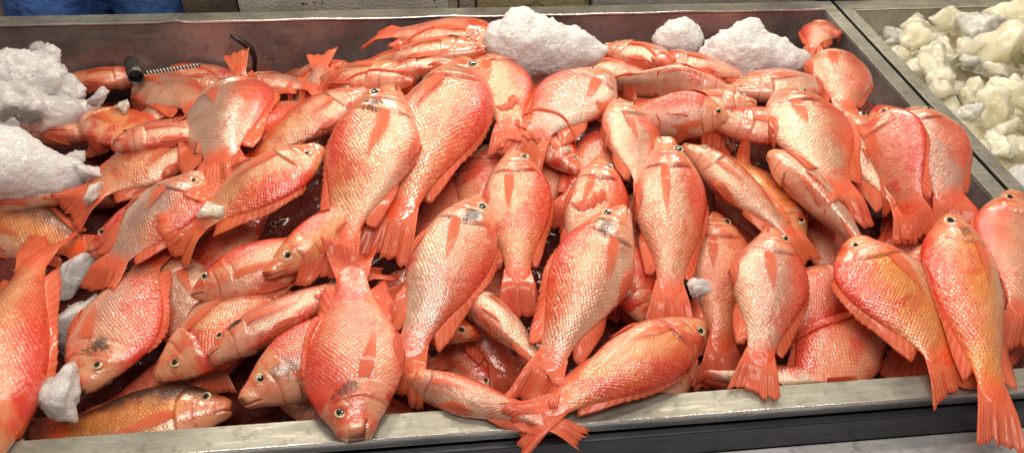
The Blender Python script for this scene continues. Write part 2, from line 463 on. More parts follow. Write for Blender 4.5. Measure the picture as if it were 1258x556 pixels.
def fish(head, tail, side, layer, label, roll=0, tone=.5, gold=0, blot=0, pale=0, dp=1., wd=1., L=None, Lt=None, bend=.02, kink=0.,
         lo=-.03, hi=.05, off=None, dull=0., cat='fish', orange=.4, fins='datppvv', group='red fish heaped in the steel tray', th=0., tt=0., hires=True, mouth=0, stiff=False, ty=None):
    global NFISH
    NFISH += 1; seed = NFISH * 1.37
    r = np.random.default_rng(NFISH * 7 + 3)
    if kink == 0.: kink = r.uniform(-.022, .022)
    if bend == .02: bend = r.uniform(.0, .04)
    base = {0: -.070, 1: -.052, 2: -.034, 3: -.010}[layer] if off is None else off
    lh = base + th; lt = base - .010 + tt
    tail = np.array(tail, float); head = np.array(head, float)
    if L is not None:
        ph = hitH(*head, lh); k0, k1 = .2, 4.0
        for _ in range(22):
            k = (k0 + k1) / 2; pt = hitH(*(head + (tail - head) * k), lt)
            if np.linalg.norm(pt - ph) > L: k1 = k
            else: k0 = k
        tail = head + (tail - head) * k
    if Lt is not None:
        pt = hitH(*tail, lt) if ty is None else hitY(*tail, ty); k0, k1 = .2, 4.0
        for _ in range(22):
            k = (k0 + k1) / 2; ph = hitH(*(tail + (head - tail) * k), lh)
            if np.linalg.norm(pt - ph) > Lt: k1 = k
            else: k0 = k
        head = tail + (head - tail) * k
    V, A, F, NV = body_unit(hires)
    dp = dp * 1.12; Vd = V.copy()
    kt, kb, kx = r.uniform(.86, 1.08), r.uniform(.82, 1.18), r.uniform(.90, 1.08); bb, bs = r.uniform(-.10, .16), r.uniform(.33, .5)
    if not mouth: mouth = max(0, r.uniform(-.4, .7))
    def warp(P):
        P = P.copy(); x_ = -P[..., 0]; P[..., 2] *= np.where(P[..., 2] > 0, 1, 1 + bb * np.exp(-((x_ - bs) / .11) ** 2)); P[..., 2] *= np.where(P[..., 2] > 0, kt, kb) * dp
        m_ = (x_ > 0) & (x_ < 1); P[..., 0] = np.where(m_, -np.clip(x_, 1e-6, None) ** kx, P[..., 0]); return P
    Vd = warp(Vd); Vd[:, 1] *= wd * r.uniform(.95, 1.08)
    for i in range(len(Vd)):                       # soft uneven flesh
        p = Vd[i]; nz = noise.noise(Vector((p[0] * 6 + seed, p[1] * 6, p[2] * 6)))
        nz += 1.3 * noise.noise(Vector((p[0] * 2.5, p[2] * 2.5, seed)))
        Vd[i, 1] += .006 * nz * (1 if p[1] > 0 else -1) * min(1, abs(p[1]) * 30)
    if mouth:
        f = sm(.10, .0, -Vd[:, 0]); Vd[:, 2] += f * mouth * .030 * np.sign(Vd[:, 2]); Vd[:, 1] *= 1 + f * .5 * mouth
    ah, atl = 0., 0.
    step = max(1, len(V) // 260)
    idx = np.arange(0, len(V), step)
    for it in range(5):
        ph, pt = hitH(*head, lh + ah), (hitH(*tail, lt + atl) if ty is None else hitY(*tail, ty))
        if layer > 1 and pt[1] < .68 and pt[2] < .016: atl += .016 - pt[2]; pt = hitH(*tail, lt + atl)
        if layer > 1 and ph[1] < .66 and ph[2] < .012: ah += .012 - ph[2]; ph = hitH(*head, lh + ah)
        O, ex, ey, ez, up, sc = frame(ph, pt, side, roll)
        Q = bend_pts(Vd[idx], up, bend, kink)
        low = (ey * up)[2]
        und = V[idx][:, 1] * up <= .01
        W = O + (Q[:, :1] * ex + Q[:, 1:2] * ey + Q[:, 2:] * ez) * sc
        if it == 4: break
        s_ = -V[idx][:, 0]
        pen = np.array([top_z(w[0], w[1]) - w[2] if und[k] else np.nan for k, w in enumerate(W)])
        for half in (0, 1):
            m = (s_ < .5) if half == 0 else (s_ >= .5)
            pp = pen[m & ~np.isnan(pen)]
            if len(pp) == 0: continue
            q = float(np.percentile(pp, 78)) - .008
            q = max(-.03, min(.03, q)) * .8
            if half == 0: ah = max(lo, min(hi, ah + q))
            else: atl = max(lo, min(hi, atl + q))
    SC = sc
    if not .19 < sc * TOT < .345: print('LEN', NFISH, label[:40], round(sc * TOT, 3))
    def world(P):
        Q = bend_pts(P, up, bend, kink)
        return O + (Q[..., :1] * ex + Q[..., 1:2] * ey + Q[..., 2:] * ez) * SC
    mid = world(np.array([-.45, 0, 0.]))
    root = empty('fish', mid)
    xax = Vector(ex); root.rotation_mode = 'XYZ'
    M = Matrix((tuple(ex), tuple(ey), tuple(ez))).transposed().to_4x4(); M.translation = Vector(mid)
    root.rotation_euler = M.to_euler()
    Rm = np.array([ex, ey, ez])
    def loc(Wp): return (Wp - mid) @ Rm.T
    props = dict(tone=float(tone), gold=float(gold), blot=float(blot), pale=float(pale), seed=float(seed), dull=float(dull), orange=float(orange))
    tag(root, label, cat, group)
    def contain(W_):                               # flesh gives way against the steel
        W_ = W_.copy(); x_, y_, z_ = W_[..., 0], W_[..., 1], W_[..., 2]
        inside = z_ < .003
        W_[..., 1] = np.where((y_ > YB - .004) & inside, YB - .004, W_[..., 1])
        W_[..., 0] = np.where((x_ > XR - .004) & inside, XR - .004, W_[..., 0])
        if layer <= 1: W_[..., 1] = np.where(y_ < YF + .004, YF + .004, W_[..., 1])
        else:
            onrim = (y_ < YF + .003) & (y_ > YF - .042) & (z_ < .004)
            W_[..., 2] = np.where(onrim, .004, W_[..., 2])
        return W_
    BW = contain(world(Vd))
    o = mesh_obj('body', loc(BW), F, MAT['skin'], root, attr=('body', A))
    for k, v in props.items(): o[k] = v
    prior = list(PILE)
    def mkfin(kind, sgn=1, drape=1.0, dz=1.0):
        P, w, At = fin_grid(kind, r, sgn)
        P = warp(P)
        Wp = world(P); a, b = w.shape
        w = w.copy()
        if kind == 'tail_fin': w = np.clip((w - .45) / .55, 0, 1)
        if drape > 0:
            for i in range(a):
                for j in range(1 if kind != 'tail_fin' else b // 2, b):
                    p = Wp[i, j]; z = top_z(p[0], p[1])
                    if z < -.25 or p[1] < .59: z = p[2] - .02
                    tgt = z + .0035
                    if p[2] < tgt: p[2] = p[2] + (min(tgt, p[2] + .06) - p[2]) * min(1, w[i, j] * 3.5)
                    else: p[2] += max(-.03, tgt - p[2]) * w[i, j] ** 1.3 * .85 * drape
            for _ in range(3):
                Z = Wp[..., 2].copy()
                Zp = np.pad(Z, 1, mode='edge')
                av = (Zp[:-2, 1:-1] + Zp[2:, 1:-1] + Zp[1:-1, :-2] + Zp[1:-1, 2:]) / 4
                m = np.ones_like(Z); m[:, 0] = 0
                if kind == 'tail_fin': m[:, :b // 2] = 0
                Wp[..., 2] = Z + (av - Z) * .6 * m
        Wp = contain(Wp)
        Wf = loc(Wp.reshape(-1, 3))
        fo = mesh_obj(kind, Wf, grid_faces(a, b), MAT['fin'], root, attr=('fin', At))
        if kind == 'pectoral_fin': fo.data.materials[0] = MAT['pec']
        else: md = fo.modifiers.new('thickness', 'SOLIDIFY'); md.thickness = .0009; md.offset = 0
        for k, v in props.items(): fo[k] = v
        if kind == 'pectoral_fin': fo['orange'] = .9
        return Wp.reshape(-1, 3), grid_faces(a, b)
    piles = []
    if 't' in fins: piles.append(mkfin('tail_fin', drape=0 if stiff else .9))
    if 'd' in fins: piles.append(mkfin('dorsal_fin', drape=.35))
    if 'a' in fins: piles.append(mkfin('anal_fin', drape=.4))
    add_pile(BW, F)
    if 'p' in fins: mkfin('pectoral_fin', up, drape=.8)
    if fins.count('p') > 1: mkfin('pectoral_fin', -up, drape=0)
    if 'v' in fins: mkfin('pelvic_fin', up, drape=.5)
    if fins.count('v') > 1: mkfin('pelvic_fin', -up, drape=.5)
    for Vp, Fp in piles: add_pile(Vp, Fp)
    # eyes
    for sg in ((up, -up) if hires else (up,)):
        wl = np.interp(EYE[0], PS, PW)
        y0 = sg * (wl * (1 - (EYE[1] / np.interp(EYE[0], PS, PT)) ** 2) ** .6 * 1.0 + .002) * wd
        cpt = world(warp(np.array([-EYE[0], y0, EYE[1]])))
        rad = EYE[2] * SC
        bm = bmesh.new(); bmesh.ops.create_uvsphere(bm, u_segments=18, v_segments=10, radius=rad)
        for v in bm.verts: v.co = Vector((v.co.x, v.co.z * sg * .22, v.co.y))
        bm.verts.index_update()
        VV = np.array([v.co[:] for v in bm.verts]); FF = [tuple(v.index for v in f.verts) for f in bm.faces]; bm.free()
        cl = loc(cpt)
        eo = mesh_obj('eye', VV + cl, FF, MAT['iris'], root)
        k = .62
        PP = VV * np.array([k, k * .95, k]) + cl + np.array([0, sg * rad * .25, 0])
        mesh_obj('pupil', PP, FF, MAT['pupil'], eo)
    return root

# ------------------------------------------------------------------ trays
YF, YB, XL, XR = .625, 1.715, -1.35, .988
def tray(x0, x1, label, name='display_tray', flange_r=True):
    t = empty(name, ((x0 + x1) / 2, (YF + YB) / 2, -.26))
    tag(t, label, 'tray')
    th = .004
    box('base', (x0, x1, YF, YB, -.262, -.258), MAT['wallsteel'], t, .001)
    box('front_wall', (x0 - th, x1 + th, YF - th, YF, -.258, -.003), MAT['wallsteel'], t, .001)
    box('back_wall', (x0 - th, x1 + th, YB, YB + th, -.258, -.003), MAT['wallsteel'], t, .001)
    box('side_wall', (x0 - th, x0, YF + .0005, YB - .0005, -.258, -.003), MAT['wallsteel'], t, .001)
    box('side_wall', (x1, x1 + th, YF + .0005, YB - .0005, -.258, -.003), MAT['wallsteel'], t, .001)
    fw = .036
    box('front_rim', (x0 - .03, x1 + .034, YF - fw, YF - .0005, -.0028, .0015), MAT['steel'], t, .001)
    box('back_rim', (x0 - .03, x1 + .034, YB + .0005, YB + .045, -.0028, .0015), MAT['steel'], t, .001)
    box('side_rim', (x1 + .0005, x1 + .034, YF, YB, -.0028, .0015), MAT['steel'], t, .001)
    box('side_rim', (x0 - .03, x0 - .0005, YF, YB, -.0028, .0015), MAT['steel'], t, .001)
    box('front_lip', (x0 - .03, x1 + .034, YF - fw - .002, YF - fw - .0002, -.016, .003), MAT['lip'], t, .0008)
    # rolled bright lip of the back rim, slightly dented
    bm = bmesh.new(); N = 120; K = 8; rr = .0035
    ringv = []
    for i in range(N):
        x = x0 + (x1 - x0) * i / (N - 1)
        dy = .0022 * noise.noise(Vector((x * 9, 1, 0))); dzz = .0030 * noise.noise(Vector((x * 7, 5, 0))) + .006 * math.exp(-((x + .53) / .02) ** 2)
        ringv.append([bm.verts.new((x, YB - .001 + dy + rr * math.cos(a), .002 + dzz + rr * math.sin(a))) for a in [2 * math.pi * k / K for k in range(K)]])
    for i in range(N - 1):
        for k in range(K): bm.faces.new((ringv[i][k], ringv[i][(k + 1) % K], ringv[i + 1][(k + 1) % K], ringv[i + 1][k]))
    bm.verts.index_update()
    V = [tuple(v.co - t.location) for v in bm.verts]; F = [tuple(v.index for v in f.verts) for f in bm.faces]; bm.free()
    mesh_obj('back_lip', V, F, MAT['lip'], t)
    return t
tray(XL, XR, 'long steel display tray filled with the red fish')
tray(1.062, 2.3, 'steel tray on the right filled with yellowish ice')

bx = box('counter_front', (-1.5, 2.4, .575, .5855, -.066, -.018), MAT['dark'], None, .002)
ct = empty('display_counter', (0.4, .58, -.8)); tag(ct, 'dark fronted counter carrying the steel trays with a pale lower ledge', 'counter')
bx.parent = ct; bx.location = Vector((0, 0, 0)) - ct.location; bx.name = 'front_panel'
box('ledge', (-1.5, 2.4, .505, .5745, -.080, -.066), MAT['ledge'], ct, .002)
box('lower_panel', (-1.5, 2.4, .535, .55, -.8, -.087), MAT['dark'], ct, .002)
box('inner_frame', (-1.45, 2.35, .60, 1.75, -.32, -.27), MAT['dark'], ct, .002)
for lx in (-1.3, 2.2):
    for ly in (.66, 1.68): box('leg', (lx - .03, lx + .03, ly - .03, ly + .03, -.8, -.322), MAT['dark'], ct, .003)

# collision stand-ins for the rims and the ice bed, used only while settling the fish
def quad_pile(x0, x1, y0, y1, z):
    add_pile(np.array([(x0, y0, z), (x1, y0, z), (x1, y1, z), (x0, y1, z)], float), [(0, 1, 2, 3)])
quad_pile(XL, XR + .034, YF - .038, YF, .002); quad_pile(XR, XR + .034, YF, YB, .002); quad_pile(XR+.05,XR+.11,YF,YB,.002)

# ice bed below the fish
def bed(name, x0, x1, y0, y1, zf, mat, nx, ny, label, amp=.012, fr=22):
    V = []; F = grid_faces(nx, ny)
    for i in range(nx):
        for j in range(ny):
            x = x0 + (x1 - x0) * i / (nx - 1); y = y0 + (y1 - y0) * j / (ny - 1)
            V.append((x, y, zf(x, y) + amp * noise.fractal(Vector((x * fr, y * fr, 0)), .8, 2.1, 4)))
    o = mesh_obj(name, V, F, mat); tag(o, label, 'ice', kind='stuff'); return np.array(V), F
def bedz(x, y):
    z = float(H(x, y)) - .135
    l = float((1 - sm(-.62, -.40, x)) * sm(.60, .66, y))
    return z + l * .040
V, F = bed('ice_bed', XL + .002, XR - .002, YF + .002, YB - .002, bedz, MAT['slush'], 190, 110, 'wet crushed ice under the red fish coloured dark red for the shaded gaps')
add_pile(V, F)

FISH = []
# ---- deep fish, seen only through the gaps
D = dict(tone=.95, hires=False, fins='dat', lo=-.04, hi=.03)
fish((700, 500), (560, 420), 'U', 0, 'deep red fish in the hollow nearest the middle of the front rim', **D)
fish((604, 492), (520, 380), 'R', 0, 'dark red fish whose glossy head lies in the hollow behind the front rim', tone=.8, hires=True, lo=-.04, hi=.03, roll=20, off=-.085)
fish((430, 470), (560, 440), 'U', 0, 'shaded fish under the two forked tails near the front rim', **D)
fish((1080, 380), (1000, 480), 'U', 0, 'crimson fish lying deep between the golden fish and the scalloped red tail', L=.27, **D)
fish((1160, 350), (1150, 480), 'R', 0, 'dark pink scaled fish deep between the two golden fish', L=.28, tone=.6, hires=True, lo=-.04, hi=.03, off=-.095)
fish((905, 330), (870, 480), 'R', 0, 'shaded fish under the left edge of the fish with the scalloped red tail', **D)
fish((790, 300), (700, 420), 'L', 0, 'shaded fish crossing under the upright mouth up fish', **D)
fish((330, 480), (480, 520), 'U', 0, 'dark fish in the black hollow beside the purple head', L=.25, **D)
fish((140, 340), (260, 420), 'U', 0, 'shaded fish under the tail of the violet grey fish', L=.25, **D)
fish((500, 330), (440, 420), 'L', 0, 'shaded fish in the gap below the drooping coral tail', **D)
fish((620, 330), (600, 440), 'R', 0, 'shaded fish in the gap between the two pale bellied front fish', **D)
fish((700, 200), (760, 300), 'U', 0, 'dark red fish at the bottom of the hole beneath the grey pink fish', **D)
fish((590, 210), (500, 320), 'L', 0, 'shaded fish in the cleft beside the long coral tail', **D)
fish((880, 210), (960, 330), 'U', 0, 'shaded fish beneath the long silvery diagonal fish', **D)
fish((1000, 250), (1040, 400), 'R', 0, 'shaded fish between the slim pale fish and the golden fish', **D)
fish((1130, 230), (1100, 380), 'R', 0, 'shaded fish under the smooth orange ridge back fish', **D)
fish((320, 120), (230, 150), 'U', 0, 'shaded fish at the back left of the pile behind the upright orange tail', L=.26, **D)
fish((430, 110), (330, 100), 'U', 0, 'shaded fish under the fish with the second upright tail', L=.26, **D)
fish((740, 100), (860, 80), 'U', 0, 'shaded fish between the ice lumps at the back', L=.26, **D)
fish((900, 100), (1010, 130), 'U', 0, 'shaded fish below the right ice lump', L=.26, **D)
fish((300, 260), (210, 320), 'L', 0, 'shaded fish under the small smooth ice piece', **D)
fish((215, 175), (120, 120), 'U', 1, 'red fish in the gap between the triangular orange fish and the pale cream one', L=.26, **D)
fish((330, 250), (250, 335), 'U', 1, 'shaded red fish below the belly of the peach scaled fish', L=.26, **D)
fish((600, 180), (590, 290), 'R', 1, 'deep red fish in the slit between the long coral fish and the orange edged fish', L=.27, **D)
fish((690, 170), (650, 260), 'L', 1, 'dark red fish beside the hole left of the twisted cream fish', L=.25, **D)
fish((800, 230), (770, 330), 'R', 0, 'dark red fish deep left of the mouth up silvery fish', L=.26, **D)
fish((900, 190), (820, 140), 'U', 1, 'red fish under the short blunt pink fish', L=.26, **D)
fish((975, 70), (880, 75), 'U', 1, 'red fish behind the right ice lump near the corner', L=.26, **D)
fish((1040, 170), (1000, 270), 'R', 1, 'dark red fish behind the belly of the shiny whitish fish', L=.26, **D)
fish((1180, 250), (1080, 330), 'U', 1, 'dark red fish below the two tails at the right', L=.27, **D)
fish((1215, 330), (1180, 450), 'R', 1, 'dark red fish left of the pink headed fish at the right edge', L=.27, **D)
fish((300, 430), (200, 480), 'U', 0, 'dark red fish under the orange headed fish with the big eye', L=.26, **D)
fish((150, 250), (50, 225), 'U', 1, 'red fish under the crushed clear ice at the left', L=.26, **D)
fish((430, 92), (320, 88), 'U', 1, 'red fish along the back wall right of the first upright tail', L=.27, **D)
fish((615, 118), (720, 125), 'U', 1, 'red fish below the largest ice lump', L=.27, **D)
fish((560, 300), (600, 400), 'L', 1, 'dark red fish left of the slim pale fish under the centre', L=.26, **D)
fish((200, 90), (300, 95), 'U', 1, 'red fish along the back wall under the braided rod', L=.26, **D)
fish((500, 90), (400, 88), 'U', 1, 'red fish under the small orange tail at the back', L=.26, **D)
# ---- lower layer: left side
fish((-60, 262), (140, 315), 'U', 1, 'brownish orange fish with a dark back at the left edge below the white ice', tone=.35, gold=.9, dull=.8, roll=25, L=.29, off=-.045)
fish((-75, 250), (112, 240), 'U', 2, 'pale cream fish sticking out from under the lower white ice lump', tone=.1, gold=.7, roll=-40, L=.28, dp=.8, off=-.01)
fish((180, 96), (40, 100), 'U', 2, 'bright orange fish beside the tip of the metal pipe', tone=.95, gold=.3, L=.27, off=-.03, orange=.8)
fish((10, 160), (150, 168), 'U', 2, 'orange fish with an open dark gill between the two white ice lumps', tone=.6, gold=.6, roll=-15, L=.27, dp=.85, off=-.02, mouth=1)
fish((280, 108), (170, 98), 'U', 1, 'pink fish with a red patch below the braided rod', tone=.3, L=.26, off=-.02)
fish((255, 120), (165, 158), 'U', 2, 'pale cream pink fish beside the clear ice behind the brown fish', tone=.05, L=.25, off=-.015, roll=-15)
fish((100, 145), (225, 205), 'U', 2, 'bright orange triangular fish with a red edge behind the brown scaled fish', tone=.75, gold=.8, L=.27, off=-.005, dp=1.2)
fish((262, 158), (128, 230), 'U', 2, 'brown scaled fish with a red fin stripe at the left of the pile', tone=.5, gold=.5, dull=.35, off=.0, L=.27, roll=15, dp=1.15)
fish((212, 310), (252, 470), 'L', 1, 'pale flanked fish wedged behind the fish with the down turned head', tone=.15, L=.27)
fish((107, 312), (240, 262), 'U', 1, 'small red head poking out under the violet grey fish', tone=1., L=.26, roll=20, off=-.03)
fish((178, 112), (262, 140), 'U', 1, 'pink fish wedged between the clear ice and the cream pink fish at the back left', tone=.35, L=.26, off=-.03)
fish((140, 178), (240, 160), 'U', 1, 'orange pink fish under the triangular orange fish near the clear ice', tone=.6, L=.26, off=-.035)
fish((1100, 180), (1170, 330), 'R', 1, 'dark red fish under the orange ridge back fish and the shiny pink one', tone=.9, L=.28, off=-.03)
fish((770, 160), (700, 250), 'L', 1, 'dark red fish under the twisted cream fish', tone=.9, L=.26, off=-.04)
# ---- bottom left
fish((286, 500), (28, 533), 'U', 1, 'orange yellow fish with a dusky nose lying along the front rim', tone=0.15, gold=1., dull=.95, roll=8, dp=0.9, off=-.055, orange=1., hi=.03)
fish((98, 480), (196, 300), 'R', 2, 'red nosed fish pointing down left with a blue grey cheek and ringed eye', tone=.55, blot=.8, pale=.4, L=.27, roll=0, off=-.01, dp=1.15)
fish((190, 466), (345, 350), 'D', 2, 'orange headed fish with a big ringed eye above the fish lying along the rim', tone=.45, gold=.4, L=.28, off=-.03)
fish((235, 364), (400, 300), 'U', 2, 'orange pink fish with a small dark eye beneath the spread orange tail', tone=.5, gold=.3, L=.27, off=-.015, dp=.8, roll=12)
fish((256, 442), (440, 345), 'U', 2, 'pink fish with two black bruises lying jaw up behind the purple head', tone=.35, blot=1., L=.27, dp=.75, roll=-20, off=-.010)
fish((296, 494), (440, 400), 'L', 2, 'short purple pink head with a small black eye beside the big down turned fish', tone=.2, pale=.9, L=.26, roll=30, off=-.005, blot=.4)
fish((325, 338), (455, 250), 'U', 2, 'blunt yellow orange head below the dark cheeked fish', tone=.4, gold=1., L=.27, roll=45, dp=.7, off=-.0)
# ---- back row
fish((603, 52), (452, 40), 'U', 2, 'dark red tailed fish lying highest against the back wall', tone=1., off=0.035, roll=10, Lt=0.29, dp=1.2)
fish((592, 62), (428, 82), 'U', 2, 'orange fish with a black spot on its head below the dark red tail', tone=.5, gold=.6, blot=1., off=-.015, Lt=0.28)
fish((510, 100), (425, 98), 'U', 2, 'small orange tail fish left of the cream fish at the back', tone=.6, gold=.7, L=.25, off=-.03)
fish((475, 92), (570, 78), 'U', 2, 'cream white fish with an open dark red gill at the back', tone=.0, L=.26, mouth=1, off=.0, roll=-20)
fish((300, 106), (420, 112), 'U', 1, 'pink fish with long red fins between the two upright tails', tone=.4, L=.26, roll=-25, off=-.02)
fish((318, 190), (290, 64), 'L', 2, 'fish with a ragged bright orange tail standing upright against the back wall', tone=.6, off=0.0, lo=-.01, hi=.04, tt=0.0, orange=1., Lt=0.27, stiff=True, ty=1.58, th=-0.13)
fish((372, 190), (395, 64), 'R', 2, 'fish with the second ragged orange tail standing upright left of the long fish', tone=.25, off=0.0, lo=-.01, hi=.04, tt=0.0, orange=1., Lt=0.27, stiff=True, ty=1.58, th=-0.12)
fish((740, 60), (868, 92), 'U', 2, 'round pink fish with a red cheek fin between the big and small ice lumps', tone=.25, L=.26, off=-.005)
fish((800, 72), (880, 88), 'U', 2, 'orange headed fish under the small ice lump', tone=.6, L=.25, off=-.025)
fish((1012, 32), (955, 150), 'L', 2, 'small pointed red head in the back right corner of the tray', tone=.75, L=.25, off=-.01, dp=1.1)
fish((893, 112), (1020, 110), 'U', 2, 'pink fish with a dark eye below the right ice lump', tone=.3, L=.28, off=-.01)
fish((1018, 66), (1052, 205), 'R', 2, 'round shouldered orange red fish beside the right wall of the tray', tone=.6, gold=.2, L=.27, off=.0)
fish((870, 150), (965, 160), 'U', 2, 'orange fish with a grey cheek and red lower edge in the back right', tone=.6, L=.26, off=.0)
fish((905, 118), (742, 104), 'U', 3, 'slim pinkish white fish lying belly up across the back', tone=.05, L=.29, roll=-70, off=.005, mouth=1)
fish((750, 92), (612, 208), 'U', 2, label='broad grey pink fish below the big ice lump', tone=0.0, pale=0.7, L=.28, off=.012, dp=1.38)
fish((897, 146), (775, 150), 'U', 3, 'short blunt pink fish facing right at the back of the pile', tone=.35, L=.23, roll=55, off=.0)
fish((592, 68), (650, 218), 'R', 2, dp=1.1, label='cream scaled fish with an orange back edge below the big ice lump', tone=.35, gold=.5, L=.30, off=.01)
fish((700, 85), (790, 105), 'U', 1, 'orange fish behind the right tip of the largest ice lump', tone=.6, L=.26)
fish((930, 130), (820, 128), 'U', 1, 'pink fish squeezed under the slim belly up fish', tone=.4, L=.26)
fish((380, 130), (480, 125), 'U', 1, 'orange fish behind the heads of the two long coral fish', tone=.5, gold=.5, L=.26)
fish((240, 190), (330, 150), 'U', 1, 'shaded fish between the upright pale fish and the brown scaled one', tone=.4, L=.26)
# ---- middle
fish((712, 215), (620, 130), 'R', 1, 'small red head with a grey cheek looking out of the dark hole', tone=.8, L=.26, blot=.6, off=-0.07, hires=True)
fish((518, 112), (490, 240), 'R', 2, 'small eyed pink head squeezed between two long coral fish', tone=.2, L=.27, off=-.02)
fish((452, 112), (322, 192), 'U', 2, 'slanting orange pink fish behind the dark cheeked fish', tone=.55, gold=.5, L=.28, off=.0)
fish((292, 106), (266, 250), 'R', 2, 'upright whitish pink fish just below the first upright tail', tone=.1, L=0.32, off=.01, dp=1.05)
fish((737, 194), (702, 348), 'R', 2, 'pink orange fish between the mouth up fish and the orange edged one', tone=.4, gold=.3, L=.28, off=-.01)
fish((632, 184), (640, 380), 'R', 2, 'orange edged fish with a red side fin and dark gill slit, left of centre', tone=.5, gold=.4, off=.0, dp=0.9)
fish((758, 122), (806, 268), 'R', 3, 'twisted cream fish with wet shine just above the mouth up fish', tone=0.0, L=.27, off=-.005, roll=-15, dp=1.2)
fish((800, 402), (735, 270), 'R', 1, 'small orange head with a ringed eye in the gap beside the front fish', tone=.75, L=.26, off=-.05)
fish((592, 412), (480, 385), 'U', 1, 'blunt red snout pointing right out of the gap behind the front rim', tone=.9, L=.24, roll=50, dp=.7, off=-.035)
fish((560, 352), (664, 448), 'R', 2, 'pale pink fish slipping under the big centre front fish', tone=.05, L=0.22, roll=-50, dp=.8, off=-.03)
fish((985, 303), (862, 172), 'U', 1, 'brownish orange fish with a tiny black eye below the slim pale fish', tone=.35, gold=.9, L=.28, off=-.035, dull=.2)
fish((875, 262), (888, 482), 'R', 1, 'deeper orange fish between the mouth up fish and the scalloped red tail', tone=.75, gold=.3, L=.29, off=-.05)
fish((1060, 330), (960, 400), 'R', 1, 'fish with a dark crimson fin spread beside the golden fish', tone=1., L=.25, off=-.05, fins='d')
fish((1160, 290), (1122, 440), 'R', 1, 'vivid red fish between the two golden fish', tone=1., L=.28, off=-.04)
fish((1036, 470), (925, 462), 'D', 1, 'pale pink sliver of a fish lying along the front rim', tone=.0, L=.22, roll=-60, dp=.6, off=-.03, fins='')
fish((480, 462), (642, 510), 'U', 2, 'pink fish with two bright red forked fins resting on the front rim', tone=.3, L=.26, off=-.02, dp=.5, roll=0)
fish((855, 440), (760, 478), 'U', 1, 'shaded scaled fish below the orange fish lying along the rim', tone=.6, gold=.5, L=.25, off=-.05, fins='d')
fish((945, 186), (1060, 312), 'R', 2, 'slim pale fish lying belly out along the side of the shiny fish', tone=.0, L=.29, roll=-60, dp=.8, off=.01)
fish((838, 178), (1000, 312), 'R', 3, 'long silvery pink diagonal fish with an orange fin and tail', tone=.1, gold=.3, pale=.25, dp=.72, off=.0, orange=1.)
fish((948, 282), (928, 482), 'R', 2, 'broad pink fish whose scalloped red tail hangs on the front rim', tone=0.35, off=.005, roll=0, dp=0.97, pale=0.4)
fish((1035, 138), (1128, 278), 'R', 2, 'scaled pink fish with a black mark on its neck behind the shiny fish', tone=0.15, gold=.2, off=.0, L=.28, dp=1.2, pale=0.3)
fish((1078, 132), (1140, 305), 'R', 2, 'smooth orange fish seen along its ridge back', tone=.8, L=.29, roll=60, off=.01, dp=1.25)
fish((1118, 134), (1192, 300), 'R', 3, 'shiny pink fish with a dark eyed top of head by the right rim', tone=0.3, pale=0.5, off=.015, roll=15, L=.27, dp=1.2)
fish((960, 112), (1080, 330), 'R', 3, 'whitish fish with strong wet shine and a red bruise near the right', tone=0.05, gold=.2, off=.005, L=.31, dp=1.15)
fish((1244, 236), (1262, 440), 'L', 2, 'pink headed fish with a pale ringed eye at the right edge', tone=.35, gold=.2, off=.015, L=.29)
fish((1048, 292), (1186, 480), 'L', 3, 'golden scaled fish whose orange tail lies on the front rim', tone=.45, gold=1., off=.005, orange=.7, dp=1.3)
fish((1166, 268), (1238, 548), 'L', 3, 'golden scaled fish with its tail hanging over the front rim', tone=.5, gold=1., blot=.5, off=.012, hi=.03, dp=0.76)
# ---- left and centre, top layer
fish((-45, 600), (60, 280), 'R', 3, 'big coral fish with a red upper fin and upright tail at the left edge', tone=0.5, gold=0.6, off=-.01, dp=0.62)
fish((250, 212), (118, 350), 'R', 3, 'violet grey fish with a translucent red tail and orange side fin', tone=0.0, pale=1., off=0.012, dp=1.3)
fish((398, 182), (208, 303), 'D', 3, 'peach scaled fish with a spread orange tail pointing down left', tone=.3, gold=.5, off=0.012, orange=1., dp=1.22)
fish((575, 78), (468, 314), 'R', 3, dp=.88, label='long coral fish with a red side fin and pale eye below the back wall', tone=0.5, gold=.3, off=.01, blot=.25, L=None)
fish((483, 108), (398, 340), 'L', 3, dp=.9, label='large coral scaled fish with a dark grey cheek in the upper middle', tone=0.4, gold=.6, blot=.8, off=.012, pale=0.2)
fish((588, 240), (484, 478), 'R', 3, 'pink fish with a pale eye and grey gill slanting left of centre', tone=0.2, pale=0.5, blot=.9, off=.005, roll=-5, dp=0.78)
fish((438, 541), (428, 300), 'L', 3, 'big red coral fish with its open mouth hanging over the front rim', tone=0.9, blot=.6, off=.012, mouth=1, dp=1.1)
fish((816, 171), (824, 404), 'R', 3, 'mouth up silvery fish with a dark gill slit and red tail, right of centre', tone=.3, pale=0.35, gold=.4, off=.01, mouth=1, dp=0.8)
fish((866, 398), (632, 528), 'D', 3, 'orange fish lying slanted along the front rim with tail to the left', tone=.65, gold=.7, off=.0, orange=.3, hi=.03, dp=0.7)
fish((768, 255), (652, 494), 'L', 3, 'large pale pink fish with a golden eye in the centre front', tone=0.2, pale=0.3, gold=.3, blot=.7, off=.02, dp=0.8)
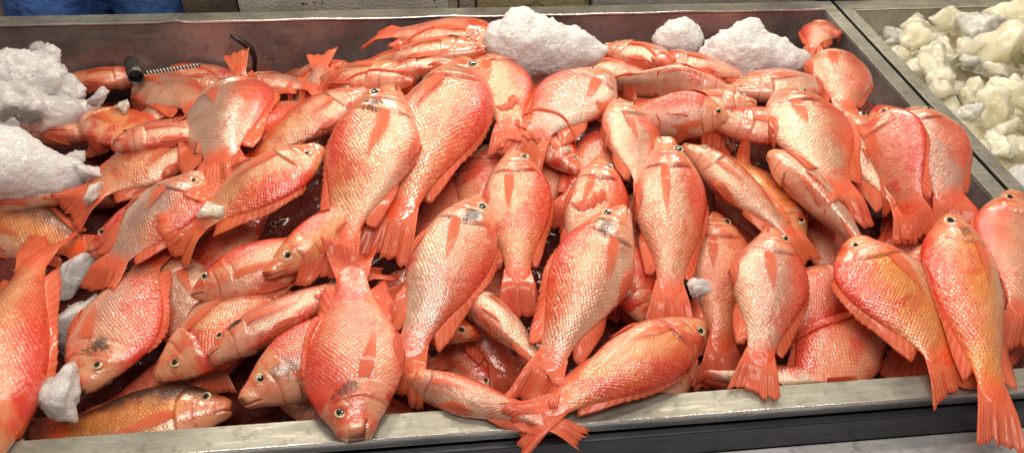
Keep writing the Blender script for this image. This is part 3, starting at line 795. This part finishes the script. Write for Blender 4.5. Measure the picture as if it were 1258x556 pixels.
# ------------------------------------------------------------------ ice
def ice_lump(px, py, z, lobes, label, mat, sub=5, rough=.10, fr=30, name='ice_lump', squash=.8, seed=0, group=None):
    """lobes: (dx,dy,r) in photo pixels around the centre, turned into metres in a plane facing the viewer's height"""
    c = hit(px, py, z); dist = np.linalg.norm(c - CAMP); mpp = dist / FPX
    view = (c - CAMP) / dist
    rx = R @ np.array([1, 0, 0.]); rx = rx - view * (view @ rx); rx /= np.linalg.norm(rx)
    uy = np.cross(rx, view)
    sph = [(rx * dx * mpp - uy * dy * mpp, rr * mpp) for dx, dy, rr in lobes]
    bm = bmesh.new(); bmesh.ops.create_icosphere(bm, subdivisions=sub, radius=1)
    for v in bm.verts:
        d = np.array(v.co.normalized()); best = .004 ** 7
        for cc, rr in sph:
            b = d @ cc; q = b * b - (cc @ cc - rr * rr)
            if q > 0:
                t = b + math.sqrt(q)
                if t > 0: best += t ** 7
        co = Vector(d * best ** (1 / 7) * .95)
        v.co = co
    for _ in range(3): bmesh.ops.smooth_vert(bm, verts=bm.verts[:], factor=.5, use_axis_x=True, use_axis_y=True, use_axis_z=True)
    s = max(rr for _, rr in sph)
    for v in bm.verts:
        p = v.co + Vector((seed, seed * 2, 0))
        n = .8 * noise.fractal(p * fr, .7, 2.1, 5) - 1.3 * noise.voronoi(p * fr * .8)[0][0] - .6 * noise.voronoi(p * fr * 2.6)[0][0] + .8 + .35 * noise.noise(p * fr * 7)
        v.co += v.normal * n * s * rough * 1.25
    bm.verts.index_update()
    V = [tuple(v.co) for v in bm.verts]; F = [tuple(v.index for v in f.verts) for f in bm.faces]; bm.free()
    o = mesh_obj(name, V, F, mat); o.location = Vector(c); tag(o, label, 'ice', group); return o

ice_lump(36, 98, .015, [(-14, -2, 32), (12, 0, 27), (34, 12, 18), (0, 14, 26), (-45, 8, 34), (20, -26, 13)], 'large white snowy ice lump at the back left', MAT['snow'], 6, .10, 34, seed=1)
ice_lump(20, 140, -.010, [(0, 0, 36), (45, 4, 26), (-40, 0, 30), (70, -2, 14)], 'wet translucent ice under the large white lump at the back left', MAT['clear'], 5, .10, 40, seed=2)
ice_lump(18, 205, .035, [(0, 0, 38), (30, 8, 28), (50, 8, 18), (-30, 0, 40), (-15, -10, 32)], 'smooth white ice lump at the left edge of the tray', MAT['snow'], 6, .05, 26, seed=3)
ice_lump(660, 58, .085, [(-20, -5, 38), (-18, -25, 20), (25, 6, 30), (60, 4, 18), (76, 2, 9), (-10, 15, 26), (-45, -8, 20), (45, 2, 24), (10, -6, 30)], 'largest white ice lump on top of the back of the pile', MAT['snow'], 6, .08, 34, seed=4)
ice_lump(833, 47, .035, [(0, 0, 22), (-14, 2, 17), (14, 2, 17), (6, -10, 14), (5, 14, 16)], 'smallest white ice lump at the back, near the middle of the wall', MAT['snow'], 5, .11, 50, seed=5)
ice_lump(918, 64, .05, [(-5, 0, 30), (0, -22, 18), (35, 8, 22), (55, 8, 12), (-35, 6, 20), (-2, 16, 22), (18, 2, 27), (-20, 0, 26), (38, 12, 20)], 'peaked white ice lump at the back right of the pile', MAT['snow'], 6, .09, 36, seed=6)
ice_lump(48, 62, -.02, [(0, 0, 10), (4, 8, 9)], 'small bluish ice tip against the back left wall', MAT['clear'], 4, .12, 40, 'ice_chunk', seed=9)
# right tray
V = []; nx, ny = 70, 70
bed('crushed_ice', 1.064, 2.29, YF + .002, YB - .002, lambda x, y: -.065 + .03 * sm(1.1, 1.4, x) + .02 * math.sin(x * 5) * math.sin(y * 4), MAT['amberbed'], 90, 80, 'wet yellowish crushed ice filling the right tray', .02, 14)
def chunk(c, size, seed, mat, cuts=9):
    r = np.random.default_rng(seed)
    bm = bmesh.new(); bmesh.ops.create_icosphere(bm, subdivisions=4, radius=1)
    pl = []
    for _ in range(cuts + 4):
        n = r.normal(size=3); n /= np.linalg.norm(n); pl.append((Vector(n), r.uniform(.30, .78)))
    for v in bm.verts:
        for n, d in pl:
            q = v.co.dot(n) - d
            if q > 0: v.co -= n * q
    bmesh.ops.smooth_vert(bm, verts=bm.verts[:], factor=.5, use_axis_x=True, use_axis_y=True, use_axis_z=True)
    rot = Matrix.Rotation(r.uniform(0, 6.28), 3, Vector(r.normal(size=3)).normalized())
    sx = Vector((size * r.uniform(.8, 1.5), size * r.uniform(.7, 1.2), size * r.uniform(.6, 1.0)))
    for v in bm.verts:
        p = Vector((v.co.x * sx.x, v.co.y * sx.y, v.co.z * sx.z))
        p += v.co.normalized() * size * (-.16 * noise.voronoi(v.co * 1.9 + Vector((seed, 0, 0)))[0][0] + .12 * noise.fractal(v.co * 2.2 + Vector((seed, 0, 0)), .8, 2.1, 4) + .05 * noise.noise(v.co * 8 + Vector((seed, 3, 0))))
        v.co = rot @ p
    bm.verts.index_update()
    V = [tuple(v.co) for v in bm.verts]; F = [tuple(v.index for v in f.verts) for f in bm.faces]; bm.free()
    o = mesh_obj('ice_chunk', V, F, mat); o.location = Vector(c)
    tag(o, 'lump of yellowish wet ice heaped in the right hand steel tray', 'ice', 'lumps of ice in the right tray'); return o
rr_ = random.Random(5)
pts = []
tries = 0
while len(pts) < 290 and tries < 9000:
    tries += 1
    x = rr_.uniform(1.11, 2.0); y = rr_.uniform(.80, 1.66)
    if all((x - a) ** 2 + (y - b) ** 2 > .033 ** 2 for a, b, _ in pts):
        if x > (project((x, y, 0))[0] < 1500): pts.append((x, y, 0))
pts = [p for p in pts if project((p[0], p[1], 0))[0] < 1450]
for k, (x, y, _) in enumerate(pts):
    z = -.045 + .05 * sm(1.1, 1.35, x) + rr_.uniform(-.015, .03)
    chunk((x, y, z), rr_.choice((rr_.uniform(.03, .05), rr_.uniform(.05, .085))), 100 + k, MAT['amber'] if rr_.random() < .8 else MAT['clear'])
for k, (px, py, z, sz, lb, mt) in enumerate([
    (96, 196, .012, .030, 'crushed clear ice piece touching the right end of the smooth white lump', 'clear'),
    (108, 214, .010, .028, 'crushed clear ice piece just above the lowest piece of that patch at the left', 'clear'),
    (110, 243, .005, .036, 'crushed clear ice piece lowest in the patch right of the smooth white lump', 'clear'),
    (118, 122, .0, .028, 'clear ice piece beside the bright orange fish near the pipe', 'clear'),
    (150, 130, .0, .032, 'clear ice piece with a yellowish tint between the orange and cream fish', 'amber'),
    (8, 160, .0, .030, 'clear ice bit at the left edge between the two white lumps', 'clear'),
    (95, 330, -.050, .055, 'wet pinkish ice patch beside the upright tail at the left', 'greyice'),
    (257, 256, .062, .030, 'small smooth ice piece between the violet and peach fish', 'amber'),
    (856, 358, .030, .032, 'clear ice sliver beside the tail of the mouth up fish', 'clear'),
    (62, 486, .0, .050, 'grey wet ice piece beside the big coral fish at the left', 'greyice'),
    (88, 400, -.050, .065, 'pale grey ice slab between the big coral fish and the red nosed fish', 'greyice')]):
    o = chunk(hit(px, py, z), sz, 300 + k, MAT[mt]); o['label'] = lb; del o['group']
o = chunk(hit(1190, 62, .0), .075, 61, MAT['amber'], 12); o['label'] = 'tall pointed ice shard standing up at the back of the right tray'; del o['group']
o = chunk(hit(1102, 50, -.03), .026, 62, MAT['clear'], 6); o['label'] = 'small round ice bit beside the rim at the back corner of the right tray'; del o['group']

# ------------------------------------------------------------------ pipe, rod and hook at the back left
def tube(name, pts, rad, mat, parent=None, K=14, hollow=False, off=(0, 0, 0), closed_end=True):
    pts = [np.array(p, float) for p in pts]; V = []; F = []
    rads = rad if isinstance(rad, (list, tuple)) else [rad] * len(pts)
    for i, p in enumerate(pts):
        d = pts[min(i + 1, len(pts) - 1)] - pts[max(i - 1, 0)]; d /= np.linalg.norm(d)
        a = np.cross(d, [0, 0, 1.]) if abs(d[2]) < .95 else np.cross(d, [1., 0, 0]); a /= np.linalg.norm(a); b = np.cross(d, a)
        for k in range(K):
            t = 2 * math.pi * k / K; V.append(p + (a * math.cos(t) + b * math.sin(t)) * rads[i])
    n = len(pts)
    for i in range(n - 1):
        for k in range(K): F.append((i * K + k, i * K + (k + 1) % K, (i + 1) * K + (k + 1) % K, (i + 1) * K + k))
    if not hollow: F.append(tuple(range(K))[::-1]); F.append(tuple((n - 1) * K + k for k in range(K)))
    V = [v - np.array(off) for v in V]
    o = mesh_obj(name, V, F, mat, parent)
    if hollow:
        m = o.modifiers.new('wall', 'SOLIDIFY'); m.thickness = -.0025
    return o
pm = steel_mat('stained_pipe_steel', (.13, .125, .11), .35, .8, metal=.7)
bk = simple('black_rubber', (.02, .018, .02), .35)
b_ = hitY(167, 95, 1.50); a = hitY(162, 78, 1.60)
o = tube('metal_pipe', [a, a * .5 + b_ * .5, b_], .0135, pm, hollow=True, K=24); tag(o, 'short hollow metal pipe end resting at the back left wall', 'pipe')
g0, g1 = hit(178, 90, .0), hit(246, 80, .0)
rod = empty('braided_rod', g0); tag(rod, 'thin rod wound with black and white braid beside the metal pipe', 'rod')
rp = [g0 * (1 - t) + g1 * t for t in np.linspace(0, 1, 12)]
tube('core', rp, .0036, bk, rod, off=g0)
wh = simple('white_braid', (.75, .72, .68), .5)
hel = []
ax = (g1 - g0); La = np.linalg.norm(ax); ax /= La; s1 = np.cross(ax, [0, 0, 1.]); s1 /= np.linalg.norm(s1); s2 = np.cross(ax, s1)
for k in range(600):
    t = k / 599; hel.append(g0 + ax * La * t + (s1 * math.cos(t * 105) + s2 * math.sin(t * 105)) * .0034)
tube('braid', hel, .0011, wh, rod, K=6, off=g0)
hk = [hitY(x_, y_, 1.665) for x_, y_ in ((283, 43), (291, 48), (301, 54), (309, 61), (313, 72), (312, 90))]
o = tube('metal_hook', hk, [.003, .006, .0075, .0075, .006, .005], simple('dark_iron', (.05, .045, .045), .3, .6), K=12); tag(o, 'dark curved metal hook rising at the back wall left of centre', 'hook')

# ------------------------------------------------------------------ behind the tray
def rough_mat(name, c1, c2, c3, sc, thr=.6, rough=.75):
    t = NT(name); o = t.obj(); n1 = t.noise(o, sc * .3, 4); n2 = t.noise(o, sc, 5, .65); n3 = t.noise(o, sc * 4, 3)
    c = t.mix(t.mr(n1, .4, .65), c1, c2); c = t.mix(t.mr(n2, thr, thr + .06), c, c3)
    t.bsdf(Base_Color=c, Roughness=rough, Normal=t.bump(n3, .5, .01)); return t.m
def crate(x0, x1, y0, y1, z0, z1, mat, label, cat, name, lip=None):
    t = empty(name, ((x0 + x1) / 2, (y0 + y1) / 2, z0)); tag(t, label, cat)
    box('box', (x0, x1, y0, y1, z0, z1), mat, t, .008)
    if lip: box('lid', (x0 - .008, x1 + .008, y0 - .008, y1 + .008, z1 + .001, z1 + .035), lip, t, .006)
    return t
foam = rough_mat('weathered_foam', (.52, .50, .43), (.40, .38, .32), (.05, .045, .04), 40, .60)
brown = rough_mat('brown_block', (.12, .095, .07), (.07, .05, .04), (.3, .27, .22), 50, .64)
olive = rough_mat('olive_stone', (.36, .29, .16), (.26, .20, .10), (.15, .11, .06), 14, .55)
post = rough_mat('dull_post', (.33, .30, .24), (.26, .23, .18), (.1, .08, .05), 20, .6)
grey = rough_mat('wet_grey', (.40, .38, .34), (.30, .28, .25), (.2, .18, .16), 10, .6, .35)
yel = rough_mat('yellowish_stone', (.55, .46, .28), (.42, .35, .2), (.15, .12, .08), 20, .6)
def xat(px, y):                      # world x of a photo column at the depth y, height 0.03
    p0, p1 = hit(px, 10, .03), None
    lo_, hi_ = -3, 4
    for _ in range(40):
        m = (lo_ + hi_) / 2
        if project((m, y, .05))[0] < px: lo_ = m
        else: hi_ = m
    return lo_
crate(xat(287, 1.80), xat(551, 1.80), 1.80, 2.15, -.34, .13, foam, 'pale weathered foam box with black specks behind the back rim', 'box', 'foam_box', foam)
crate(xat(217, 1.80), xat(285, 1.80), 1.80, 2.0, -.34, .16, brown, 'dark brown rough block behind the back rim beside the blue jeans', 'block', 'rough_block')
crate(xat(564, 1.80), xat(584, 1.80), 1.80, 1.9, -.8, .30, post, 'narrow dull post between the foam box and the olive block', 'post', 'wooden_post')
crate(xat(586, 1.82), xat(728, 1.82), 1.82, 2.2, -.34, .18, olive, 'olive brown stained block behind the largest ice lump', 'block', 'stained_block')
crate(xat(732, 1.80), xat(1012, 1.80), 1.80, 2.4, -.34, .09, grey, 'wet grey slab behind the right half of the back rim', 'slab', 'stone_slab', grey)
crate(xat(1080, 1.86), xat(1160, 1.86), 1.86, 2.2, -.34, .12, brown, 'dark brown block behind the right tray', 'block', 'rough_block')
crate(xat(1172, 1.84), xat(1330, 1.84), 1.84, 2.2, -.34, .12, yel, 'yellowish stone block behind the right tray', 'block', 'stained_block')
navy = simple('navy_rubber', (.015, .02, .045), .5)
crate(xat(1020, 1.84), xat(1064, 1.84), 1.84, 2.1, -.34, .10, navy, 'navy blue tub behind the corner between the two trays', 'tub', 'plastic_tub', navy)
st = box('back_stand', (-1.6, 2.6, 1.79, 2.6, -.8, -.345), brown, None, .004); tag(st, 'low dark stand under the blocks behind the tray', 'stand')
fl = rough_mat('wet_floor', (.10, .095, .09), (.06, .055, .05), (.16, .15, .14), 8, .6, .25)
g = mesh_obj('floor', [(-6, -3, -.8), (6, -3, -.8), (6, 9, -.8), (-6, 9, -.8)], [(0, 1, 2, 3)], fl); tag(g, kind='structure')
wl = rough_mat('dim_wall', (.16, .14, .12), (.12, .10, .09), (.08, .07, .06), 3, .6)
g = box('back_wall', (-6, 6, 6.0, 6.1, -.8, 3), wl, None, 0); tag(g, kind='structure')

# person in blue jeans standing behind the tray
jt = NT('blue_denim'); o_ = jt.obj(); n1 = jt.noise(o_, 7, 4); n2 = jt.noise(o_, 160, 2)
jc = jt.mix(jt.mr(n1, .35, .65), (.035, .10, .36), (.10, .24, .62)); jc = jt.mix(jt.math('MULTIPLY', n2, .3), jc, (.02, .05, .2))
jt.bsdf(Base_Color=jc, Roughness=.85, Normal=jt.bump(n1, .8, .05))
shirt = simple('dark_shirt', (.05, .05, .07), .8); skinm = simple('person_skin', (.45, .26, .18), .5)
x1, x2 = xat(45, 1.93), xat(182, 1.93)
px_, py_ = (x1 + x2) / 2, 2.0
per = empty('person', (px_, py_, -.8)); tag(per, 'person in blue jeans standing behind the back rim at the left', 'person')
def skin_fig(name, verts, edges, rads, mat, parent, lvl=2):
    me = bpy.data.meshes.new(name); me.from_pydata(verts, edges, []); me.materials.append(mat)
    o = bpy.data.objects.new(name, me); C.objects.link(o); o.parent = parent
    m = o.modifiers.new('skin', 'SKIN'); m.use_smooth_shade = True
    for v, rd in zip(me.skin_vertices[0].data, rads): v.radius = (rd, rd)
    me.skin_vertices[0].data[0].use_root = True
    s = o.modifiers.new('smooth', 'SUBSURF'); s.levels = s.render_levels = lvl
    return o
w = (x2 - x1) / 2
skin_fig('body', [(0, 0, .95), (0, 0, 1.15), (0, 0, 1.38), (0, 0, 1.50), (0, -.02, 1.58), (0, -.03, 1.68), (.19, 0, 1.40), (.26, -.05, 1.12), (.20, -.28, 1.02), (.17, -.36, 1.0), (-.19, 0, 1.40), (-.26, -.05, 1.12), (-.20, -.28, 1.02), (-.17, -.36, 1.0)],
         [(0, 1), (1, 2), (2, 3), (3, 4), (4, 5), (2, 6), (6, 7), (7, 8), (8, 9), (2, 10), (10, 11), (11, 12), (12, 13)],
         [.14, .14, .15, .055, .08, .09, .06, .045, .035, .03, .06, .045, .035, .03], shirt, per)
skin_fig('jeans', [(0, 0, 1.0), (0, 0, .92), (w * .85, -.05, .82), (w, -.07, .55), (w, -.02, .12), (-w * .85, -.05, .82), (-w, -.07, .55), (-w, -.02, .12)],
         [(0, 1), (1, 2), (2, 3), (3, 4), (1, 5), (5, 6), (6, 7)], [.17, .17, .13, .10, .08, .15, .14, .08], jt.m, per)
for sg in (-1, 1):
    bx = box('shoe', (sg * w - .05, sg * w + .05, -.22, .07, .0, .09), simple('shoe_rubber', (.03, .03, .03), .6), None, .03); bx.parent = per

# ------------------------------------------------------------------ light
def area(loc, size, power, col, target=(.2, 1.0, 0), sy=None):
    l = bpy.data.lights.new('tube_or_fill_lamp', 'AREA'); l.energy = power; l.color = col
    if sy: l.shape = 'RECTANGLE'; l.size = size; l.size_y = sy
    else: l.shape = 'DISK'; l.size = size
    o = bpy.data.objects.new('tube_or_fill_lamp', l); C.objects.link(o); o.location = loc
    o.rotation_euler = (Vector(target) - Vector(loc)).to_track_quat('-Z', 'Y').to_euler(); return o
W = (1.0, .88, .72)
for lx, ly, lz, pw in ((-.75, 2.5, 1.05, 8.5), (.25, 2.55, 1.10, 8.5), (1.25, 2.5, 1.05, 8.5), (-.45, 1.95, 1.5, 8.5), (.85, 1.9, 1.5, 8.5), (.15, 1.3, 1.8, 11)):
    area((lx, ly, lz), .55, pw, W, target=(lx * .6 + .1, 1.1, 0), sy=.09)
area((.2, .1, 1.9), 1.3, 23, (1, .92, .83), sy=.5)  # added soft fill from the front, brightens ice and ledge, not a real fixture
w_ = bpy.data.worlds.new('World'); S.world = w_; w_.use_nodes = True
w_.node_tree.nodes['Background'].inputs[0].default_value = (1, .88, .78, 1); w_.node_tree.nodes['Background'].inputs[1].default_value = .25

# ------------------------------------------------------------------ camera and view
cd = bpy.data.cameras.new('camera'); cam = bpy.data.objects.new('camera', cd); S.collection.objects.link(cam)
cd.sensor_width = 36; cd.lens = FPX / 1258 * 36; cd.clip_end = 60; cd.clip_start = .02
Mc = Matrix(R.tolist()).to_4x4(); Mc.translation = Vector(CAMP); cam.matrix_world = Mc
S.camera = cam
S.view_settings.view_transform = 'Standard'; S.view_settings.look = 'None'; S.view_settings.exposure = 0; S.view_settings.gamma = 1
S.cycles.max_bounces = 7; S.cycles.transmission_bounces = 5; S.cycles.use_denoising = True
try: S.cycles.sample_clamp_indirect = 6
except Exception: pass
